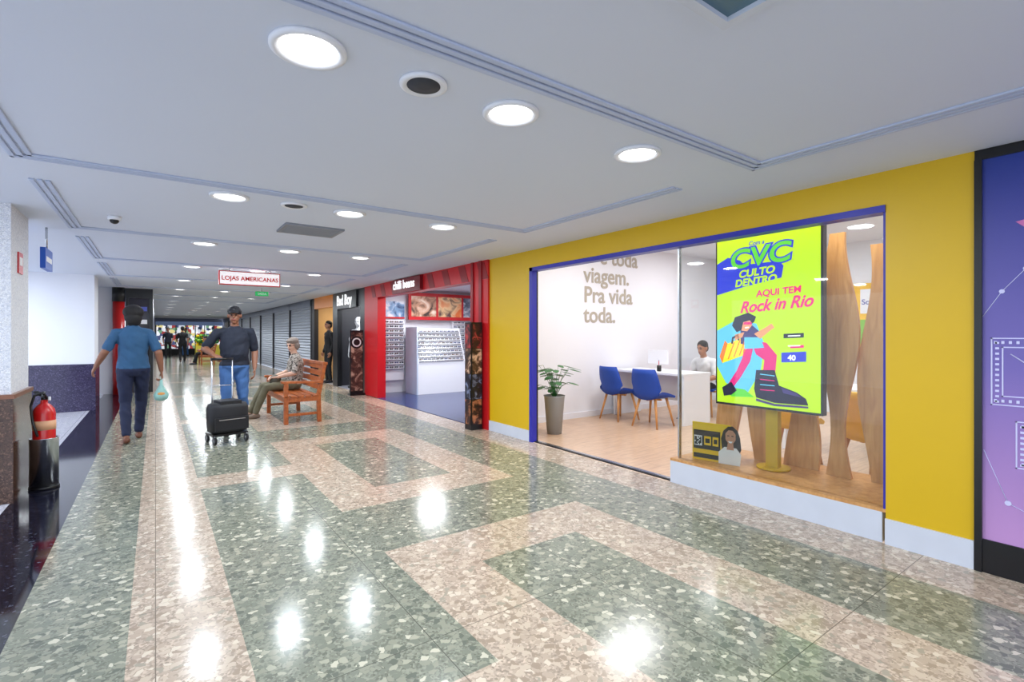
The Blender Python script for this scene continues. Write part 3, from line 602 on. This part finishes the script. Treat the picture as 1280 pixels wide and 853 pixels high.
def person(name,loc,heading,st,J,vox=.006,handpose=None):
    b=B(name)
    D=dict(pel=(0,0,.94),wai=(0,0,1.10),che=(0,.0,1.29),nec=(0,-.01,1.46),hed=(0,.02,1.62),hyaw=0,hpitch=0,
      shr=(.165,0,1.375),elr=(.21,-.03,1.11),wrr=(.22,.05,.87),shl=(-.165,0,1.375),ell=(-.21,-.03,1.11),wrl=(-.22,.05,.87),
      hir=(.085,0,.90),knr=(.09,.03,.50),anr=(.09,0,.085),hil=(-.085,0,.90),knl=(-.09,.03,.50),anl=(-.09,0,.085),toer=(0,1,0),toel=(0,1,0),bulk=1.0)
    D.update(J); V=Vector; g=D['bulk']
    sk,sh,pa,so,ha=st['skin'],st['shirt'],st['pants'],st['shoe'],st['hair']
    P,Wt,Ch,Nk=V(D['pel']),V(D['wai']),V(D['che']),V(D['nec'])
    side=(V(D['shr'])-V(D['shl'])).normalized()
    up=(Nk-P).normalized()
    wf=st.get('waist',1.0)
    b.loft([(P-up*.10,.10*g,.09*g),(P-up*.03,.152*g,.118*g),(P+up*.06,.146*g,.11*g),((P+Wt)/2,.135*g,.10*g)],pa,side)
    b.loft([(P+up*.0,.157*g,.122*g),(P+up*.07,.150*g,.118*g),(Wt,.132*g*wf,.110*g*wf),((Wt+Ch)/2,.140*g*wf,.113*g),(Ch,.152*g,.118*g),(Ch+(Nk-Ch)*.35,.150*g,.108*g),(Ch+(Nk-Ch)*.62,.125*g,.088*g),(Nk-(Nk-Ch)*.14,.085*g,.07*g),(Nk+up*.008,.060,.056)],sh,side)
    H=V(D['hed'])
    b.caps(Nk-up*.05,H-V((0,.01,.06)),.055,.050,sk,14)
    bare=st.get('sleeve',.62)
    for s_ in('r','l'):
        S,E,Wr=V(D['sh'+s_]),V(D['el'+s_]),V(D['wr'+s_])
        b.caps(Nk-up*.045+(S-Nk)*.18,S,.048*g,.052*g,sh,14)
        T=S+(E-S)*min(bare,1); b.caps(S,T,.054*g,.052*g,sh,14)
        if bare<=1: b.caps(S,E,.045*g,.039*g,sk,12)
        mid=E+(Wr-E)*.35
        fm_=sk if bare<=1 else sh; k_=0 if bare<=1 else .008
        if bare>1: b.caps(S,E,.052*g,.047*g,sh,14)
        b.caps(E,mid,.039*g+k_,.037*g+k_,fm_,12); b.caps(mid,Wr,.037*g+k_,.026+k_,fm_,12)
        hp=(handpose or {}).get(s_,{}); dd=hp.get('d',(Wr-E)); inward=V((-1 if s_=='r' else 1,0,0))
        hand(b,Wr+(Wr-E).normalized()*.01,dd,hp.get('n',inward),hp.get('s',(0,1,0)),sk,hp.get('curl',25))
        Hh,K,A=V(D['hi'+s_]),V(D['kn'+s_]),V(D['an'+s_])
        b.caps(Hh,Hh+(K-Hh)*.5,.084*g,.072*g,pa,16); b.caps(Hh+(K-Hh)*.5,K,.072*g,.056*g,pa,16)
        cf=K+(A-K)*.3; b.caps(K,cf,.056*g,.056*g,pa,16)
        hem=K+(A-K)*st.get('hem',.93); b.caps(cf,hem,.056*g,st.get('cuff',.05),pa,16); b.caps(K,A,.04,.034,st.get('ankle',sk),12)
        t=V(D['toe'+s_]).normalized(); hz=A-V((0,0,.045))
        b.loft([(hz-t*.075-V((0,0,-.005)),.018,.018),(hz-t*.06,.032,.036),(hz,.037,.042),(hz+t*.07-V((0,0,.008)),.043,.034),(hz+t*.13-V((0,0,.015)),.043,.025),(hz+t*.17-V((0,0,.018)),.028,.018)],so,(t.y,-t.x,0) if abs(t.z)<.9 else (1,0,0),14)
    R=rotm('Z',D['hyaw'])@rotm('X',D['hpitch'])
    f=lambda x,y,z:H+R@V((x,y,z))
    b.ell(f(0,-.008,.02),(.076,.094,.094),sk,R,20,14); b.ell(f(0,.022,-.045),(.058,.068,.066),sk,R,18,12); b.ell(f(0,.054,-.092),(.028,.026,.022),sk,R)
    b.caps(f(0,.086,.012),f(0,.104,-.022),.009,.014,sk,8); b.ell(f(0,.086,.03),(.05,.012,.011),sk,R)
    b.ell(f(.078,-.005,-.01),(.012,.02,.030),sk,R); b.ell(f(-.078,-.005,-.01),(.012,.02,.030),sk,R)
    lip=st.get('lip',sk); b.ell(f(0,.086,-.055),(.024,.010,.009),lip,R)
    eyd=MATS['eye_dark']
    for sx in(-1,1):
        b.ell(f(sx*.030,.082,.006),(.013,.008,.006),eyd,R); b.ell(f(sx*.031,.090,.029),(.020,.007,.005),ha,R)
    for a in st.get('hairparts',[((0,-.02,.045),(.084,.098,.085)),((0,-.06,-.01),(.072,.055,.075))]):
        b.ell(f(*a[0]),a[1],ha if len(a)<3 else a[2],R,20,14)
    if st.get('extra'): st['extra'](b,f,R,D)
    bmesh.ops.recalc_face_normals(b.bm,faces=b.bm.faces)
    bvh=BVHTree.FromBMesh(b.bm); b.bm.faces.ensure_lookup_table(); fmi=[fc.material_index for fc in b.bm.faces]
    me=bpy.data.meshes.new(name+'_src'); b.bm.to_mesh(me); o=bpy.data.objects.new(name,me); col.objects.link(o)
    r=o.modifiers.new('r','REMESH'); r.mode='VOXEL'; r.voxel_size=vox; sm=o.modifiers.new('s','SMOOTH'); sm.factor=.5; sm.iterations=4
    dg=bpy.context.evaluated_depsgraph_get(); dg.update(); me2=bpy.data.meshes.new_from_object(o.evaluated_get(dg))
    o.modifiers.clear(); o.data=me2; me2.materials.clear()
    for m in b.mats: me2.materials.append(m)
    gar={b.mi(sh),b.mi(pa)}; vv=set()
    for p_ in me2.polygons:
        h=bvh.find_nearest(p_.center); p_.material_index=fmi[h[2]] if h[2] is not None else 0; p_.use_smooth=True
        if p_.material_index in gar: vv.update(p_.vertices)
    nm=[v.normal.copy() for v in me2.vertices]
    for i in vv:
        v=me2.vertices[i]; c=v.co; u=c.x*.8+c.z*.6
        n_=noise.noise(Vector((u*14,c.y*8,(c.z-c.x*.5)*8)))+.5*noise.noise(Vector((c.x*18+7,c.y*18,(c.z+c.x*.7)*20)))
        v.co=c+nm[i]*n_*.010
    b.bm.free(); bpy.data.meshes.remove(me)
    o.matrix_world=Matrix.Translation(loc)@Matrix.Rotation(math.radians(heading),4,'Z')
    return o
mat('eye_dark',C(26,18,16),.2)
skd=mat('skin_brown',C(142,94,70),.5,var=.05); skl=mat('skin_light',C(212,168,144),.5,var=.05); skm=mat('skin_medium',C(176,124,96),.5,var=.05)
hb=mat('hair_black',C(22,19,20),.7,var=.4,vs=60); hg=mat('hair_grey',C(128,114,104),.7,var=.3,vs=60)
lipm=mat('lips',C(150,80,74),.5)
stW=dict(skin=skd,shirt=mat('shirt_blue',C(44,86,124),.8,var=.15,vs=14),pants=mat('pants_navy',C(26,34,64),.8,var=.15,vs=10),shoe=mat('sandal_brown',C(110,64,44),.6),hair=hb,sleeve=.78,ankle=skd,hem=.92,lip=lipm,waist=1.04,
  hairparts=[((0,-.03,.04),(.108,.11,.10)),((0,-.07,-.03),(.095,.065,.085)),((.05,-.08,.04),(.06,.05,.07)),((-.05,-.08,.04),(.06,.05,.07)),((.03,-.07,-.09),(.05,.035,.04)),((-.03,-.07,-.09),(.05,.035,.04))])
person('walking_woman',(-.23,7.95,0),2,stW,dict(bulk=1.1,pel=(0,0,.93),hed=(0,.02,1.60),elr=(.26,-.08,1.12),wrr=(.29,-.03,.89),ell=(-.28,-.04,1.14),wrl=(-.37,.10,.96),
  hir=(.085,.01,.9),knr=(.085,.16,.50),anr=(.06,.20,.085),hil=(-.085,-.01,.9),knl=(-.08,.0,.49),anl=(-.07,-.22,.10),toel=(0,1,-.15)),handpose={'r':dict(curl=55)})
b=B('plastic_bag'); bg=mat('bag_green',C(150,196,188),.35,var=.3,vs=18); cx,cy=.06,7.93
b.loft([((cx,cy,.49),.03,.02),((cx,cy,.51),.07,.05),((cx,cy,.57),.085,.06),((cx,cy,.64),.05,.04),((cx,cy,.70),.02,.016),((cx,cy,.79),.012,.01)],bg,seg=14); b.ell((cx,cy-.03,.58),(.05,.03,.035),mat('bag_orange',C(220,150,70),.4)); b.done()
navy=mat('tshirt_navy',C(28,34,50),.8,var=.15,vs=12)
def cap(b,f,R,D):
    b.ell(f(0,-.008,.05),(.086,.104,.078),cas,R,20,12); b.ell(f(0,.105,.040),(.058,.062,.009),cas,R,16,8); b.ell(f(0,.075,.05),(.06,.04,.02),cas,R,16,8)
stM=dict(skin=skd,shirt=navy,pants=mat('jeans_blue',C(66,104,158),.85,var=.2,vs=9),shoe=mat('shoe_dark',C(44,44,50),.6),hair=hb,sleeve=.82,ankle=navy,extra=cap,lip=lipm,hairparts=[((0,-.05,.0),(.076,.055,.07))],waist=1.12)
person('man_with_trolley',(.88,7.75,0),176,stM,dict(bulk=1.16,hyaw=-8,hpitch=-4,shr=(.195,0,1.385),shl=(-.195,0,1.385),che=(0,.01,1.30),wai=(0,.03,1.10),elr=(.35,-.02,1.17),wrr=(.25,.20,1.09),ell=(-.25,-.05,1.12),wrl=(-.24,.08,.89),
  knr=(.10,.08,.50),anr=(.10,.06,.085),knl=(-.10,.05,.5),anl=(-.11,-.14,.085)),handpose={'r':dict(d=(-.5,.8,-.25),n=(0,-.2,-1),s=(-1,-.3,0),curl=60)})
pt=printmat('blouse_print',[(40,36,36),(110,100,90),(200,190,180),(70,60,56)],26,.8)
stS=dict(skin=skl,shirt=pt,pants=mat('trousers_olive',C(104,98,76),.8,var=.15),shoe=mat('shoe_beige',C(120,100,84),.6),hair=hg,sleeve=.9,lip=lipm,ankle=skl,
  hairparts=[((0,-.02,.055),(.092,.104,.074)),((0,-.055,-.02),(.090,.065,.09)),((.075,-.02,-.02),(.022,.05,.06)),((-.075,-.02,-.02),(.022,.05,.06)),((0,.05,.078),(.066,.04,.026))])
mat('bag_olive',C(70,64,50),.6)
def bagx(b,f,R,D):
    b.ell((.02,.28,.60),(.15,.09,.09),MATS['bag_olive'],None)
    for sx in(-1,1): b.chain([f(sx*.012,.098,.008),f(sx*.03,.098,.022),f(sx*.05,.096,.008),f(sx*.03,.098,-.008),f(sx*.012,.098,.008)],[.0035]*5,blackm,6); b.chain([f(sx*.05,.096,.008),f(sx*.08,.0,.01)],[.0035]*2,blackm,6)
stS['extra']=bagx
sitJ=dict(bulk=1.06,pel=(0,0,.53),wai=(0,-.01,.67),che=(0,.03,.86),nec=(0,.07,1.01),hed=(0,.12,1.16),shr=(.17,.05,.935),shl=(-.17,.05,.935),elr=(.23,.10,.69),ell=(-.23,.10,.69),wrr=(.13,.31,.64),wrl=(-.13,.31,.64),
  hir=(.09,.03,.52),hil=(-.09,.03,.52),knr=(.10,.43,.49),knl=(-.12,.43,.49),anr=(.06,.56,.085),anl=(-.08,.50,.085),hyaw=-0,hpitch=-12)
sj=dict(sitJ); sj.update(hyaw=38,wai=(0,-.03,.68),che=(0,-.03,.87),nec=(0,-.02,1.03),hed=(0,.02,1.18),shr=(.165,-.02,.955),shl=(-.165,-.02,.955),elr=(.225,.03,.72),ell=(-.225,.03,.72),wrr=(.12,.26,.66),wrl=(-.12,.26,.66),anr=(.06,.66,.085),anl=(-.08,.60,.085),knr=(.10,.45,.50),knl=(-.11,.44,.50))
person('seated_woman',(1.90,8.98,0),90,stS,sj,handpose={'r':dict(n=(0,0,-1),s=(-1,0,0),d=(-.6,.7,-.1)),'l':dict(n=(0,0,-1),s=(1,0,0),d=(.6,.7,-.1))})
def simple(skin,shirt,pants,hair=hb,**k): 
    d=dict(skin=skin,shirt=shirt,pants=pants,shoe=MATS['shoe_dark'],hair=hair,sleeve=.8,lip=lipm); d.update(k); return d
bkc=mat('cloth_black',C(22,22,26),.8); whc=mat('cloth_white',C(225,225,230),.8); brc=mat('cloth_brown',C(120,84,60),.8)
walkJ=dict(knr=(.1,.16,.5),anr=(.09,.18,.085),knl=(-.1,.0,.5),anl=(-.09,-.2,.1),elr=(.21,-.12,1.13),wrr=(.2,-.1,.88),ell=(-.21,.06,1.13),wrl=(-.18,.22,.94))
person('walking_man',(1.05,28.5,0),0,simple(skm,bkc,bkc),walkJ,vox=.012)
person('walking_man.001',(.55,33,0),180,simple(skm,navy,bkc),walkJ,vox=.012)
person('walking_man.002',(1.5,36.5,0),170,simple(skm,whc,MATS['jeans_blue']),walkJ,vox=.014)
person('seated_man',(1.96,26.5,0),90,simple(skm,brc,bkc),sitJ,vox=.012)
person('shop_assistant',(3.95,14.3,0),100,simple(skm,bkc,bkc,sleeve=1.2),{},vox=.01)
mq=mat('mannequin_white',C(210,210,214),.4)
person('shop_mannequin',(4.2,12.55,.05),140,simple(mq,whc,bkc,hair=mq,lip=mq,shoe=mq),{},vox=.01)
b=B('mannequin_base'); b.cyl((4.2,12.55,0.006),(4.2,12.55,.05),.26,.26,blackm,28); b.cyl((4.2,11.85,0.006),(4.2,11.85,.05),.26,.26,blackm,28); b.done()
person('shop_mannequin.001',(4.2,11.85,.05),120,simple(mq,bkc,MATS['pants_navy'],hair=mq,lip=mq,shoe=mq),{},vox=.01)
copy(c0,'office_chair.003',place(7.55,4.85,90))
person('seated_shop_assistant',(7.5,4.85,-.03),90,simple(skm,whc,bkc),sitJ,vox=.01)
copy(c0,'office_chair.004',place(7.25,2.1,90))
person('seated_shop_assistant.001',(7.2,2.1,-.03),90,simple(skm,navy,bkc),sitJ,vox=.01)

# ---------- world, camera
w=bpy.data.worlds.new('World'); scn.world=w; w.use_nodes=True; bgn=w.node_tree.nodes['Background']; bgn.inputs[0].default_value=(.76,.86,1,1); bgn.inputs[1].default_value=2.0  # bluish ambient fill, let in by leaving the rear and left side open
cam=bpy.data.cameras.new('Camera'); cam.sensor_width=36; cam.lens=17.44; cam.shift_y=-.0066; cam.clip_start=.05; cam.clip_end=200
co=bpy.data.objects.new('Camera',cam); col.objects.link(co); co.location=(0,0,1.36); co.rotation_euler=(math.radians(90),0,math.radians(-35.7)); scn.camera=co
scn.view_settings.view_transform='Standard'; scn.view_settings.exposure=.04
